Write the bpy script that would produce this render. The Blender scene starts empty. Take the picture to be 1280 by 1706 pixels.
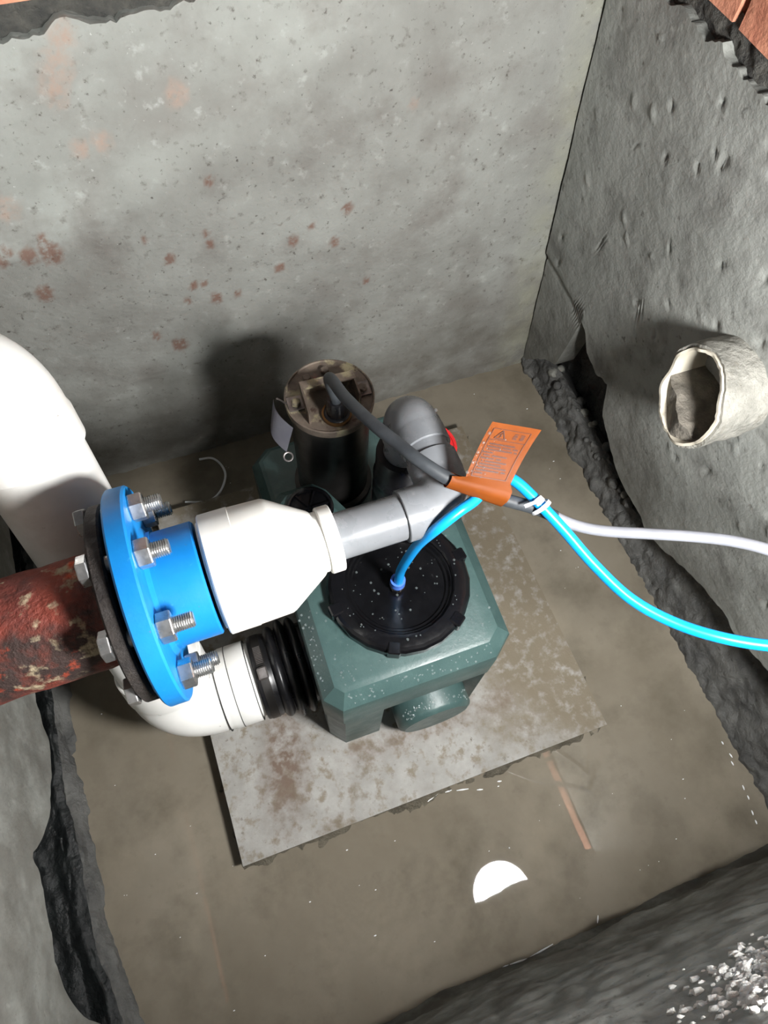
import bpy, bmesh, math, random
from mathutils import Vector, Matrix, noise as mnoise
from math import pi, sin, cos, radians as rad

sc = bpy.context.scene
col = sc.collection
rng = random.Random(7)

# ------------------------------------------------------------------ camera
cam_d = bpy.data.cameras.new('camera')
cam = bpy.data.objects.new('camera', cam_d)
col.objects.link(cam)
a, b, c = 0.42602913, 2.66809299, 0.08636787
RW = (Matrix.Rotation(c, 3, 'Z') @ Matrix.Rotation(b, 3, 'X') @ Matrix.Rotation(a, 3, 'Z'))  # world -> (right, down, forward)
M3 = Matrix((RW[0], -RW[1], -RW[2])).transposed()
cam.matrix_world = Matrix.Translation((0, 0, 1.2)) @ M3.to_4x4()
cam_d.sensor_fit = 'VERTICAL'
cam_d.sensor_height = 36.0
cam_d.lens = 36.0 * 1200.0 / 1706.0
cam_d.clip_start = 0.01
sc.camera = cam

# ------------------------------------------------------------------ light of the place, exposure
world = bpy.data.worlds.new('world')
sc.world = world
world.use_nodes = True
world.node_tree.nodes['Background'].inputs[0].default_value = (0.86, 0.95, 1.0, 1)
world.node_tree.nodes['Background'].inputs[1].default_value = 0.075
sc.view_settings.view_transform = 'Standard'
sc.view_settings.look = 'None'
sc.view_settings.gamma = 1.0
sc.view_settings.use_curve_mapping = False
sc.view_settings.exposure = 0.0

LAMP = Vector((0.365, -0.165, 0.955))
LAMP_STRENGTH = 305.0

# added spot, source unseen; its cone brightens the upper back wall
tl = bpy.data.lights.new('added_wall_spot', 'SPOT')
tl.energy = 84.0
tl.color = (0.93, 1.0, 0.99)
tl.spot_size = rad(78)
tl.spot_blend = 0.06
tl.shadow_soft_size = 0.02
added_spot = bpy.data.objects.new('added_wall_spot', tl)
col.objects.link(added_spot)
added_spot.location = (-0.587, -0.517, 1.479)
added_spot.rotation_euler = (Vector((-0.465, 0.8, 1.523)) - added_spot.location).to_track_quat('-Z', 'Y').to_euler()

# ------------------------------------------------------------------ materials
def nd(nt, t, x=0, y=0, **kw):
    n = nt.nodes.new(t); n.location = (x, y)
    for k, v in kw.items(): setattr(n, k, v)
    return n

def srgb(r, g, b_):
    f = lambda u: (u / 255 / 12.92) if u / 255 <= .04045 else ((u / 255 + .055) / 1.055) ** 2.4
    return (f(r), f(g), f(b_), 1)

def mat(name, c1, c2=None, scale=20, detail=6, rough=.6, rough2=None, metal=0, bump=0, bscale=60, spec=.5, coat=0,
        layers=(), lo=.35, hi=.65, stretch=None, bdist=.004, attrs=()):
    """Noise-mottled principled material. layers: (colour, noise scale, low, high). attrs: (attribute, colour)."""
    m = bpy.data.materials.new(name); m.use_nodes = True
    nt = m.node_tree; bs = nt.nodes['Principled BSDF']
    bs.inputs['Metallic'].default_value = metal
    bs.inputs['Specular IOR Level'].default_value = spec
    bs.inputs['Coat Weight'].default_value = coat
    bs.inputs['Coat Roughness'].default_value = .08
    tc = nd(nt, 'ShaderNodeTexCoord', -1400)
    vec = tc.outputs['Object']
    if stretch:
        mp = nd(nt, 'ShaderNodeMapping', -1200); mp.inputs['Scale'].default_value = stretch
        nt.links.new(vec, mp.inputs[0]); vec = mp.outputs[0]
    def noise(s, d=6, w=0.0, dist=0.0):
        n = nd(nt, 'ShaderNodeTexNoise', -1000); n.inputs['Scale'].default_value = s; n.inputs['Detail'].default_value = d
        n.inputs['Roughness'].default_value = .62; n.inputs['Distortion'].default_value = dist
        nt.links.new(vec, n.inputs['Vector']); return n.outputs['Fac']
    def ramp(f, l, h):
        r = nd(nt, 'ShaderNodeMapRange', -800); r.inputs[1].default_value = l; r.inputs[2].default_value = h
        nt.links.new(f, r.inputs[0]); return r.outputs[0]
    base = None
    mx = nd(nt, 'ShaderNodeMix', -500, data_type='RGBA')
    mx.inputs[6].default_value = c1; mx.inputs[7].default_value = c2 or c1
    nt.links.new(ramp(noise(scale, detail), lo, hi), mx.inputs[0]); base = mx.outputs[2]
    for (cc, s, l, h) in layers:
        m2 = nd(nt, 'ShaderNodeMix', -300, data_type='RGBA'); m2.inputs[7].default_value = cc
        nt.links.new(base, m2.inputs[6]); nt.links.new(ramp(noise(s, 8), l, h), m2.inputs[0]); base = m2.outputs[2]
    for (an, cc, ns, nl, nh) in attrs:
        at = nd(nt, 'ShaderNodeAttribute', -600, attribute_name=an)
        nz = ramp(noise(ns, 6), nl, nh)
        mu = nd(nt, 'ShaderNodeMath', -400, operation='MULTIPLY')
        nt.links.new(at.outputs['Fac'], mu.inputs[0]); nt.links.new(nz, mu.inputs[1])
        m2 = nd(nt, 'ShaderNodeMix', -300, data_type='RGBA'); m2.inputs[7].default_value = cc
        nt.links.new(base, m2.inputs[6]); nt.links.new(mu.outputs[0], m2.inputs[0]); base = m2.outputs[2]
    nt.links.new(base, bs.inputs['Base Color'])
    if rough2 is None: bs.inputs['Roughness'].default_value = rough
    else:
        r = nd(nt, 'ShaderNodeMapRange', -500, -300); r.inputs[1].default_value = .35; r.inputs[2].default_value = .65
        r.inputs[3].default_value = rough; r.inputs[4].default_value = rough2
        nt.links.new(noise(scale * 1.7), r.inputs[0]); nt.links.new(r.outputs[0], bs.inputs['Roughness'])
    if bump:
        bp = nd(nt, 'ShaderNodeBump', -300, -500); bp.inputs['Strength'].default_value = bump; bp.inputs['Distance'].default_value = bdist
        nt.links.new(noise(bscale, 8), bp.inputs['Height']); nt.links.new(bp.outputs[0], bs.inputs['Normal'])
    return m

M = {}
M['plaster'] = mat('grey cement plaster', srgb(122, 122, 117), srgb(145, 147, 142), 5, 8, .85, bump=.5, bscale=110,
                   layers=[(srgb(114, 111, 106), 12, .50, .75), (srgb(158, 160, 155), 40, .60, .76), (srgb(102, 99, 94), 75, .58, .74), (srgb(74, 70, 65), 150, .63, .72), (srgb(178, 178, 173), 190, .68, .75)],
                   attrs=[('rust', srgb(108, 76, 62), 140, .28, .50), ('orange', srgb(148, 124, 110), 90, .3, .6), ('damp', srgb(92, 88, 80), 16, .25, .60), ('moss', srgb(140, 140, 120), 20, .3, .6)])
M['plaster_side'] = mat('darker plaster', srgb(132, 134, 129), srgb(152, 154, 149), 6, 8, .8, bump=.4, bscale=100,
                   layers=[(srgb(104, 104, 100), 13, .5, .72), (srgb(160, 162, 156), 55, .60, .76), (srgb(88, 86, 82), 80, .60, .74), (srgb(66, 64, 60), 180, .66, .74)],
                   attrs=[('damp', srgb(88, 86, 80), 16, .25, .6)])  # on the left wall 'damp' is an even darker grey
M['substrate'] = mat('dark broken mortar', srgb(58, 58, 56), srgb(88, 86, 80), 45, 8, .9, bump=1, bscale=110, bdist=.012, layers=[(srgb(36, 36, 36), 70, .58, .68)])
M['wetmortar'] = mat('wet dark mortar', srgb(66, 66, 65), srgb(100, 100, 97), 18, 8, .55, .85, bump=1, bscale=80, bdist=.006,
                     layers=[(srgb(112, 112, 106), 30, .62, .8)])
M['brick'] = mat('salmon brick', srgb(176, 112, 88), srgb(204, 142, 114), 30, 8, .9, bump=.6, bscale=120)
M['bitumen'] = mat('black damp-proof coat', srgb(16, 19, 20), srgb(28, 32, 32), 20, 8, .35, .6, bump=.8, bscale=70, bdist=.006, layers=[(srgb(62, 66, 64), 40, .66, .74)])
M['lime'] = mat('white lime crust', srgb(200, 200, 196), srgb(236, 236, 232), 60, 6, .9, bump=.8, bscale=150)
M['water'] = mat('muddy water', srgb(114, 107, 94), srgb(130, 123, 110), 4, 8, .02, spec=.3,
                 layers=[(srgb(98, 92, 80), 9, .48, .75), (srgb(142, 134, 119), 5, .52, .8), (srgb(108, 101, 89), 45, .60, .90)])
M['mud'] = mat('grey sediment', srgb(84, 79, 68), srgb(108, 102, 88), 40, 8, .35, .8, bump=1, bscale=130, bdist=.006)
M['plate'] = mat('rusty steel plate', srgb(160, 159, 155), srgb(138, 136, 131), 24, 8, .5, .8, spec=.4, bump=.25, bscale=150,
                 layers=[(srgb(124, 116, 102), 60, .52, .66), (srgb(112, 102, 88), 18, .56, .66), (srgb(92, 84, 74), 110, .62, .74), (srgb(178, 177, 174), 130, .66, .76)],
                 attrs=[('mud', srgb(112, 103, 87), 60, .24, .50), ('stain', srgb(104, 88, 76), 60, .30, .62)])
M['green'] = mat('dark green plastic tank', srgb(56, 78, 77), srgb(66, 89, 87), 14, 6, .30, .46, bump=.12, bscale=200,
                 layers=[(srgb(80, 103, 101), 26, .56, .8), (srgb(44, 62, 61), 60, .62, .8)])
M['black'] = mat('glossy black plastic', srgb(9, 9, 11), srgb(17, 17, 20), 20, 5, .12, .26, bump=.05, bscale=120)
M['dish'] = mat('scuffed black lid', srgb(8, 8, 10), srgb(15, 15, 17), 30, 7, .10, .25, layers=[(srgb(70, 70, 70), 60, .68, .80)])
M['rubber'] = mat('black rubber', srgb(15, 15, 17), srgb(26, 26, 29), 30, 5, .25, .45)
M['motor'] = mat('dark stainless housing', srgb(70, 68, 66), srgb(52, 50, 50), 20, 6, .28, .42, metal=.8)
M['cap'] = mat('stained steel cap', srgb(126, 114, 102), srgb(96, 86, 78), 40, 8, .35, .6, metal=.2, bump=.3, bscale=120,
               layers=[(srgb(158, 150, 122), 28, .55, .62), (srgb(72, 54, 46), 45, .60, .68), (srgb(150, 100, 92), 16, .66, .72)])
M['steel'] = mat('brushed steel', srgb(150, 146, 144), srgb(110, 104, 102), 30, 6, .3, .5, metal=.8)
M['zinc'] = mat('zinc plated bolt', srgb(206, 206, 204), srgb(168, 168, 168), 60, 5, .26, .42, metal=.9)
M['grey_pvc'] = mat('grey pvc', srgb(112, 115, 119), srgb(124, 127, 131), 20, 6, .22, .36,
                    layers=[(srgb(150, 153, 156), 45, .62, .82)])
M['glue'] = mat('clear glue drip', srgb(210, 212, 212), None, 20, rough=.15)
M['white_pvc'] = mat('white pvc', srgb(236, 236, 233), srgb(226, 226, 222), 10, 5, .3, .42,
                     layers=[(srgb(206, 203, 195), 8, .55, .75), (srgb(120, 115, 104), 48, .70, .75)])
M['cream_pvc'] = mat('ivory pvc', srgb(240, 240, 236), srgb(232, 231, 225), 10, 5, .3, .42)
M['blue'] = mat('blue painted iron', srgb(14, 120, 194), srgb(22, 134, 208), 14, 6, .38, .5, bump=.1, bscale=90,
                layers=[(srgb(104, 100, 94), 55, .655, .69), (srgb(60, 150, 206), 90, .66, .74)])
M['rust'] = mat('rusty red pipe', srgb(104, 44, 36), srgb(140, 60, 42), 14, 8, .55, .85, bump=1, bscale=70, bdist=.008,
                layers=[(srgb(56, 40, 36), 11, .48, .60), (srgb(168, 154, 126), 34, .56, .64), (srgb(190, 72, 38), 24, .60, .68), (srgb(200, 188, 160), 70, .66, .72)])
M['rust_flange'] = mat('dark rusty flange', srgb(34, 30, 29), srgb(52, 46, 42), 30, 8, .6, .9, bump=1, bscale=110,
                       layers=[(srgb(112, 104, 88), 60, .68, .78)])
M['gasket'] = mat('black gasket', srgb(10, 10, 12), None, 20, rough=.6)
M['cable_black'] = mat('black cable sheath', srgb(48, 52, 56), srgb(60, 64, 68), 60, 5, .5)
M['cable_grey'] = mat('grey cable', srgb(122, 124, 131), srgb(132, 134, 141), 30, 5, .45)
M['blue_tube'] = mat('blue tube', srgb(10, 140, 214), srgb(18, 150, 222), 20, 5, .3)
M['fitting'] = mat('blue push fitting', srgb(70, 112, 206), srgb(80, 124, 214), 20, 5, .3)
M['orange'] = mat('orange plastic tag', srgb(148, 76, 24), srgb(158, 84, 30), 30, 5, .55, spec=.25)
M['print'] = mat('brown print', srgb(60, 26, 14), None, 20, rough=.6)
M['tie'] = mat('white nylon', srgb(236, 238, 240), None, 20, rough=.35)
M['red'] = mat('red plastic', srgb(214, 34, 38), srgb(226, 44, 48), 20, 5, .3)
M['tin'] = mat('grey metal tag', srgb(150, 150, 158), srgb(136, 136, 146), 30, 5, .45, metal=.3)
M['dry_mortar'] = mat('light mortar coat', srgb(122, 121, 114), srgb(156, 154, 146), 40, 8, .9, bump=1, bscale=110, bdist=.006,
                      layers=[(srgb(120, 116, 106), 50, .58, .70)])
M['liner'] = mat('cream pipe bore', srgb(214, 208, 192), srgb(196, 188, 170), 20, 6, .5,
                 layers=[(srgb(120, 112, 98), 30, .62, .72)])
M['bore_dirt'] = mat('dirt in bore', srgb(96, 92, 84), srgb(128, 122, 112), 60, 8, .9, bump=1, bscale=140)
M['gravel'] = mat('pale rubble', srgb(120, 120, 114), srgb(150, 150, 142), 50, 6, .9, bump=.6, bscale=150)

def droplet_mat():
    m = bpy.data.materials.new('clear water drop'); m.use_nodes = True
    bs = m.node_tree.nodes['Principled BSDF']
    bs.inputs['Base Color'].default_value = (.34, .40, .40, 1); bs.inputs['Roughness'].default_value = .06
    bs.inputs['Alpha'].default_value = .22; bs.inputs['Specular IOR Level'].default_value = .9
    return m
M['drop'] = droplet_mat()

def emit_mat():
    m = bpy.data.materials.new('lamp diffuser'); m.use_nodes = True
    nt = m.node_tree; nt.nodes.remove(nt.nodes['Principled BSDF'])
    e = nt.nodes.new('ShaderNodeEmission'); e.inputs[0].default_value = (1.0, .992, .975, 1); e.inputs[1].default_value = LAMP_STRENGTH
    nt.links.new(e.outputs[0], nt.nodes['Material Output'].inputs[0])
    return m
M['emit'] = emit_mat()

# ------------------------------------------------------------------ builders
def thing(name, label, cat, loc, group=None):
    o = bpy.data.objects.new(name, None); col.objects.link(o)
    o.empty_display_size = .05
    o.location = loc; o['label'] = label; o['category'] = cat
    if group: o['group'] = group
    return o

def root_loc(p):
    v = Vector((0, 0, 0))
    while p is not None:
        v += p.location; p = p.parent
    return v

def finish(bm, name, m, parent=None, smooth=True, angle=40, loc=None, kind=None, label=None):
    """world-space bmesh -> one mesh object; its vertices are stored relative to the root of its thing."""
    off = root_loc(parent) if parent else Vector(loc or (0, 0, 0))
    bmesh.ops.translate(bm, verts=bm.verts, vec=-off)
    bmesh.ops.recalc_face_normals(bm, faces=bm.faces)
    me = bpy.data.meshes.new(name); bm.to_mesh(me); bm.free()
    me.materials.append(m if not isinstance(m, str) else M[m])
    if smooth:
        me.shade_smooth()
        try: me.set_sharp_from_angle(angle=rad(angle))
        except Exception: pass
    o = bpy.data.objects.new(name, me); col.objects.link(o)
    if parent: o.parent = parent
    elif loc: o.location = loc
    if kind: o['kind'] = kind
    if label: o['label'] = label
    return o

def tag(o, label, cat, group=None, kind=None):
    o['label'] = label; o['category'] = cat
    if group: o['group'] = group
    if kind: o['kind'] = kind
    return o

def N(): return bmesh.new()

def add_box(bm, x0, x1, y0, y1, z0, z1, mtx=None):
    r = bmesh.ops.create_cube(bm, size=1)
    for v in r['verts']:
        v.co = Vector(((x0 + x1) / 2 + v.co.x * (x1 - x0), (y0 + y1) / 2 + v.co.y * (y1 - y0), (z0 + z1) / 2 + v.co.z * (z1 - z0)))
        if mtx: v.co = mtx @ v.co
    return r['verts']

def bevel(bm, w, seg=2):
    bmesh.ops.bevel(bm, geom=list(bm.edges), offset=w, segments=seg, affect='EDGES', clamp_overlap=True)

def frame(ax):
    ax = Vector(ax).normalized()
    ref = Vector((0, 0, 1)) if abs(ax.z) < .9 else Vector((1, 0, 0))
    u = ref.cross(ax).normalized(); return ax, u, ax.cross(u)

def lathe(bm, prof, o, ax, seg=48, closed=False, rfun=None):
    """prof: (radius, distance along axis)"""
    ax, u, v = frame(ax); o = Vector(o); rings = []
    for (r, h) in prof:
        if r < 1e-6: rings.append([bm.verts.new(o + ax * h)]); continue
        rings.append([bm.verts.new(o + ax * h + (u * cos(2 * pi * i / seg) + v * sin(2 * pi * i / seg)) * (r if not rfun else rfun(r, h, 2 * pi * i / seg))) for i in range(seg)])
    pairs = list(zip(rings, rings[1:]))
    if closed: pairs.append((rings[-1], rings[0]))
    for A, B in pairs:
        for i in range(seg):
            j = (i + 1) % seg
            if len(A) == 1 and len(B) == 1: continue
            if len(A) == 1: bm.faces.new((A[0], B[i], B[j]))
            elif len(B) == 1: bm.faces.new((A[i], A[j], B[0]))
            else: bm.faces.new((A[i], A[j], B[j], B[i]))

def catmull(P, n=8):
    P = [Vector(p) for p in P]; Q = [2 * P[0] - P[1]] + P + [2 * P[-1] - P[-2]]; out = []
    for i in range(1, len(Q) - 2):
        p0, p1, p2, p3 = Q[i - 1:i + 3]
        for k in range(n):
            t = k / n
            out.append(.5 * ((2 * p1) + (p2 - p0) * t + (2 * p0 - 5 * p1 + 4 * p2 - p3) * t * t + (3 * p1 - p0 - 3 * p2 + p3) * t ** 3))
    out.append(P[-1]); return out

def sweep(bm, pts, rad_, seg=24, cap=True, up=None):
    pts = [Vector(p) for p in pts]; n = len(pts)
    R = rad_ if isinstance(rad_, (list, tuple)) else [rad_] * n
    T = []
    for i in range(n):
        t = pts[min(i + 1, n - 1)] - pts[max(i - 1, 0)]
        T.append(t.normalized() if t.length > 1e-9 else T[-1])
    u = frame(T[0])[1]; rings = []
    for i in range(n):
        u = (u - T[i] * u.dot(T[i])).normalized(); v = T[i].cross(u)
        rings.append([bm.verts.new(pts[i] + (u * cos(2 * pi * k / seg) + v * sin(2 * pi * k / seg)) * R[i]) for k in range(seg)])
    for A, B in zip(rings, rings[1:]):
        for i in range(seg):
            j = (i + 1) % seg; bm.faces.new((A[i], A[j], B[j], B[i]))
    if cap:
        bm.faces.new(rings[0][::-1]); bm.faces.new(rings[-1])
    return rings

def arc(c, d1, d2, r, n=14, a0=0, a1=pi / 2):
    """points from c+... : start at corner - d1*r heading d1, ends at corner + d2*r; c is the corner point"""
    c, d1, d2 = Vector(c), Vector(d1).normalized(), Vector(d2).normalized()
    ce = c - d1 * r + d2 * r
    return [ce - d2 * r * cos(a0 + (a1 - a0) * i / n) + d1 * r * sin(a0 + (a1 - a0) * i / n) for i in range(n + 1)]

def loft(bm, levels, cap=True):
    """levels: list of (polygon of (x,y), z)"""
    rings = [[bm.verts.new((x, y, z)) for (x, y) in P] for P, z in levels]
    n = len(rings[0])
    for A, B in zip(rings, rings[1:]):
        for i in range(n):
            j = (i + 1) % n; bm.faces.new((A[i], A[j], B[j], B[i]))
    if cap: bm.faces.new(rings[0][::-1]); bm.faces.new(rings[-1])

def inset(P, d):
    n = len(P); out = []
    for i in range(n):
        p0, p1, p2 = Vector(P[i - 1]), Vector(P[i]), Vector(P[(i + 1) % n])
        e1, e2 = (p1 - p0).normalized(), (p2 - p1).normalized()
        n1, n2 = Vector((-e1.y, e1.x)), Vector((-e2.y, e2.x))
        k = n1 + n2; k = k / max(k.dot(n1), .4) if k.length > 1e-6 else n1
        out.append(tuple(p1 + k * d))
    return out

def fbm(p, s, o=5):
    return mnoise.fractal(Vector(p) * s, 1.0, 2.1, o)

def lerp_tab(T, x):
    if x <= T[0][0]: return T[0][1]
    for (a0, b0), (a1, b1) in zip(T, T[1:]):
        if x <= a1: return b0 + (b1 - b0) * (x - a0) / max(a1 - a0, 1e-9)
    return T[-1][1]

def attr(me, name, vals):
    at = me.attributes.new(name, 'FLOAT', 'POINT'); at.data.foreach_set('value', vals)

def spot_val(spots, x, z, soft=.35):
    v = 0
    for (sx, sz, r) in spots:
        dx, dz = x - sx, z - sz
        if abs(dx) > 1.6 * r or abs(dz) > 1.8 * r: continue
        d = math.hypot(dx, dz * .8) / r + .35 * mnoise.noise(Vector((x, z, sx)) * 160)
        v = max(v, min(1, max(0, (1.05 - d) / soft)))
    return v

def panel(name, parent, m, us, lo, hi, nz, pos, back, angle=60):
    """plaster coat between edge curves lo(u) and hi(u), with its broken edges returned to the wall behind.
    pos(u, z) -> surface point, back(p) -> the point behind it"""
    bm = N(); cols = []; uv = []
    for u in us:
        z0, z1 = lo(u), hi(u); colv = []
        for j in range(nz + 1):
            z = z0 + (z1 - z0) * (j / nz); colv.append(bm.verts.new(pos(u, z))); uv.append((u, z))
        cols.append(colv)
    for A, B in zip(cols, cols[1:]):
        for j in range(nz): bm.faces.new((A[j], B[j], B[j + 1], A[j + 1]))
    for row in (0, nz):
        bk = [bm.verts.new(back(c_[row].co)) for c_ in cols]; uv += [(u, 0) for u in us]
        for i in range(len(cols) - 1): bm.faces.new((cols[i][row], bk[i], bk[i + 1], cols[i + 1][row]))
    bm.verts.index_update()
    o = finish(bm, name, m, parent, angle=angle)
    return o, uv

def frange(a0, a1, s):
    n = max(1, int(round((a1 - a0) / s))); return [a0 + (a1 - a0) * i / n for i in range(n + 1)]

# ------------------------------------------------------------------ the pit: floor, walls, water
bm = N(); add_box(bm, -.46, .80, -.26, .86, -.14, -.10)
finish(bm, 'floor', 'mud', smooth=False)['kind'] = 'structure'

def rough_grid(name, m, us, vs, pos, parent=None, angle=60):
    bm = N(); g = [[bm.verts.new(pos(u, v)) for v in vs] for u in us]
    for A, B in zip(g, g[1:]):
        for j in range(len(vs) - 1): bm.faces.new((A[j], B[j], B[j + 1], A[j + 1]))
    return finish(bm, name, m, parent, angle=angle)

# --- back wall
TOPB = [(-.6, .768), (-.12, .770), (-.088, .769), (-.053, .771), (-.03, .783), (-.019, .786), (.005, .771), (.042, .777), (.09, .778), (.12, .783), (.7, .785)]
wall_back = N(); add_box(wall_back, -.55, .86, .822, .95, -.12, .797)
wall_back = finish(wall_back, 'wall_back', 'substrate', smooth=False); wall_back['kind'] = 'structure'
rough_grid('mortar_band', 'substrate', frange(-.5, .66, .006), frange(.74, .80, .005),
           lambda u, z: (u, .812 + .006 * fbm((u, 0, z), 60), z), wall_back)
def bpos(u, z):
    d = .0025 * fbm((u, .3, z), 6, 4) + .0011 * fbm((u, 1, z), 38, 4)
    d += .006 * max(0, 1 - z / .10) * (1 + fbm((u, 2, z), 30, 3)) * .5
    g = abs(u - (.44 - .02 * z)) # faint vertical trowel joint
    return (u, .802 - d, z)
rust_spots = [(0.084,0.574,0.0077),(-0.131,0.517,0.0153),(-0.132,0.54,0.0067),(-0.158,0.52,0.0115),(-0.178,0.533,0.0067),(-0.19,0.519,0.0086),(-0.161,0.456,0.0125),(-0.014,0.508,0.0057),(0.009,0.467,0.0086),(0.065,0.497,0.0057),(0.068,0.479,0.0067),(0.033,0.412,0.0086),(0.047,0.411,0.0057),(0.06,0.378,0.0096),(0.092,0.377,0.0067),(0.184,0.45,0.0086),(0.246,0.433,0.0077),(0.268,0.486,0.0086),(0.161,0.408,0.0086),(0.018,0.386,0.0057),(-0.012,0.3,0.0134),(-0.041,0.331,0.0077),(0.213,0.468,0.0048),(0.297,0.339,0.0057)]
orange_spots = [(0.068,0.689,0.0153),(-0.026,0.652,0.0134),(-0.052,0.648,0.0125),(-0.03,0.768,0.0172),(-0.044,0.741,0.0192),(-0.055,0.718,0.0172),(-0.155,0.592,0.0172),(0.356,0.624,0.0077)]
pl, uv = panel('plaster_coat', wall_back, 'plaster', frange(-.45, .70, .005), lambda u: -.06,
               lambda u: lerp_tab(TOPB, u) + .007 * mnoise.noise(Vector((u * 60, 0, 3))) + .006 * mnoise.noise(Vector((u * 170, 0, 3))), 168,
               bpos, lambda p: (p.x, .826, p.z))
attr(pl.data, 'rust', [spot_val(rust_spots, u, z) * .8 for u, z in uv])
attr(pl.data, 'orange', [spot_val(orange_spots, u, z, .7) * .75 for u, z in uv])
attr(pl.data, 'damp', [min(1, max(0, (.26 + .10 * mnoise.noise(Vector((u * 7, z * 5, 1))) - z) / .16)) * .75 for u, z in uv])
attr(pl.data, 'moss', [max(0, min(1, (u - (.57 - .03 * z)) / .05)) * .5 for u, z in uv])

# --- right wall: leans in slightly, plaster broken away along the foot
XR = lambda z: .648 - .07 * z
LOWR = sorted([(.84, .012), (.80, .020), (.788, .026), (.725, .101), (.692, .124), (.684, .157), (.673, .213), (.658, .286), (.639, .28), (.617, .25), (.579, .237),
        (.545, .252), (.538, .212), (.526, .181), (.487, .154), (.449, .127), (.404, .118), (.353, .122), (.335, .112), (.288, .129), (.25, .154), (.2, .18), (.146, .195), (.117, .187), (.049, .223), (-.05, .25), (-.3, .27)])
wall_right = N(); add_box(wall_right, .735, .90, -.45, .95, -.12, .80)
wall_right = finish(wall_right, 'wall_right', 'substrate', smooth=False); wall_right['kind'] = 'structure'
rough_grid('mortar_band', 'substrate', frange(-.4, .86, .006), frange(.74, .81, .005),
           lambda u, z: (XR(z) + .010 + .007 * fbm((0, u, z), 55), u, z), wall_right)
PITS = [(rng.uniform(-.1, .78), rng.uniform(.3, .75), rng.uniform(.002, .006), rng.uniform(-.6, .6)) for _ in range(130)]
def rpos(u, z):
    d = .004 * fbm((.2, u, z), 5, 3) + .0006 * fbm((1, u, z), 45, 4)
    t = (u - .658) / (.80 - .658)            # crack running up to the corner
    if 0 < t < 1:
        zc = .286 + .012 * t + .004 * mnoise.noise(Vector((u * 40, 1, 1)))
        d -= .004 * max(0, 1 - abs(z - zc) / .009)
        d -= .004 * min(1, max(0, (zc + .006 - z) / .012))
    for (pu, pz, r, sk) in PITS:
        du, dz = u - pu - sk * (z - pz), (z - pz) * .45
        if abs(du) < r and abs(dz) < r:
            q = math.hypot(du, dz) / r
            if q < 1: d += (.0026 if sk > .2 else -.0042) * (1 - q * q)
    return (XR(z) - d, u, z)
def rlow(u): return lerp_tab(LOWR, u) + .004 * mnoise.noise(Vector((u * 70, 5, 0)))
pr_, uv = panel('plaster_coat', wall_right, 'plaster_side', frange(-.40, .797, .005), rlow,
                lambda u: .775 + .012 * mnoise.noise(Vector((u * 30, 2, 0))) + .006 * mnoise.noise(Vector((u * 90, 2, 0))), 140, rpos, lambda p: (p.x + .04, p.y, p.z))
attr(pr_.data, 'damp', [min(1, max(0, (.32 + .14 * mnoise.noise(Vector((u * 6, z * 6, 8))) - z) / .2)) * .6 for u, z in uv])
# rubble bank and trench along the foot of the right wall
def fil_r(u, s):
    k = min(1, max(0, (u - .28) / .12))           # 1 = trench at the back, 0 = plain wet slope at the front
    P = [((.640, -.05), (.640, -.05)), ((.650, .004), (.650, .004)), ((.661, .035), (.661, .03)), ((.672, .058), (.672, .075)), ((.684, .060), (.684, .12)), ((.700, .045), (.696, .17)), ((.716, .03), (.706, .22)), ((.728, .10), (.716, .27)), ((.734, .30), (.734, .33))]
    f = s * (len(P) - 1); i = min(int(f), len(P) - 2); t = f - i
    A = [P[i][0][q] * k + P[i][1][q] * (1 - k) for q in (0, 1)]; B = [P[i + 1][0][q] * k + P[i + 1][1][q] * (1 - k) for q in (0, 1)]
    x, z = A[0] + (B[0] - A[0]) * t, A[1] + (B[1] - A[1]) * t
    d = (.005 + .004 * k) * fbm((x, u, z), 26, 5) + .004 * fbm((x, u, z * .5), 110, 4)
    return (x - d + .004 * mnoise.noise(Vector((u * 12, 0, 0))), u, z + d * .8)
rough_grid('rubble_bank', 'wetmortar', frange(-.40, .82, .005), frange(0, 1, .016), fil_r, wall_right)
for k in range(34):
    u = rng.uniform(.36, .80); r = rng.uniform(.004, .011)
    bm = N(); bmesh.ops.create_icosphere(bm, subdivisions=2, radius=r)
    for v in bm.verts: v.co *= 1 + .35 * mnoise.noise(v.co * 120 + Vector((k, 0, 0)))
    bmesh.ops.translate(bm, verts=bm.verts, vec=(rng.uniform(.658, .692), u, .052 + rng.uniform(-.004, .012)))
    finish(bm, 'rubble_stone', 'gravel' if k % 3 == 0 else 'wetmortar', wall_right)

# --- left wall
LOWL = sorted([(.9, .15), (.5, .15), (.363, .141), (.314, .12), (.261, .13), (.206, .158), (.174, .196), (.157, .235), (.131, .221), (.084, .211), (.039, .206), (-.005, .176), (-.03, .14), (-.06, .03), (-.3, .0)])
wall_left = N(); add_box(wall_left, -.60, -.45, -.45, .95, -.12, .80)
wall_left = finish(wall_left, 'wall_left', 'substrate', smooth=False); wall_left['kind'] = 'structure'
def lpos(u, z):
    d = .003 * fbm((.7, u, z), 7, 4) + .0012 * fbm((3, u, z), 38, 4)
    return (-.35 + d, u, z)
pl_, uv = panel('plaster_coat', wall_left, 'plaster_side', frange(-.40, .80, .006), lambda u: lerp_tab(LOWL, u) + .003 * mnoise.noise(Vector((u * 70, 9, 0))),
                lambda u: .78 + .01 * mnoise.noise(Vector((u * 30, 7, 0))), 110, lpos, lambda p: (p.x - .05, p.y, p.z))
attr(pl_.data, 'damp', [.8 for _ in uv])  # darker grey over the whole left wall
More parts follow.
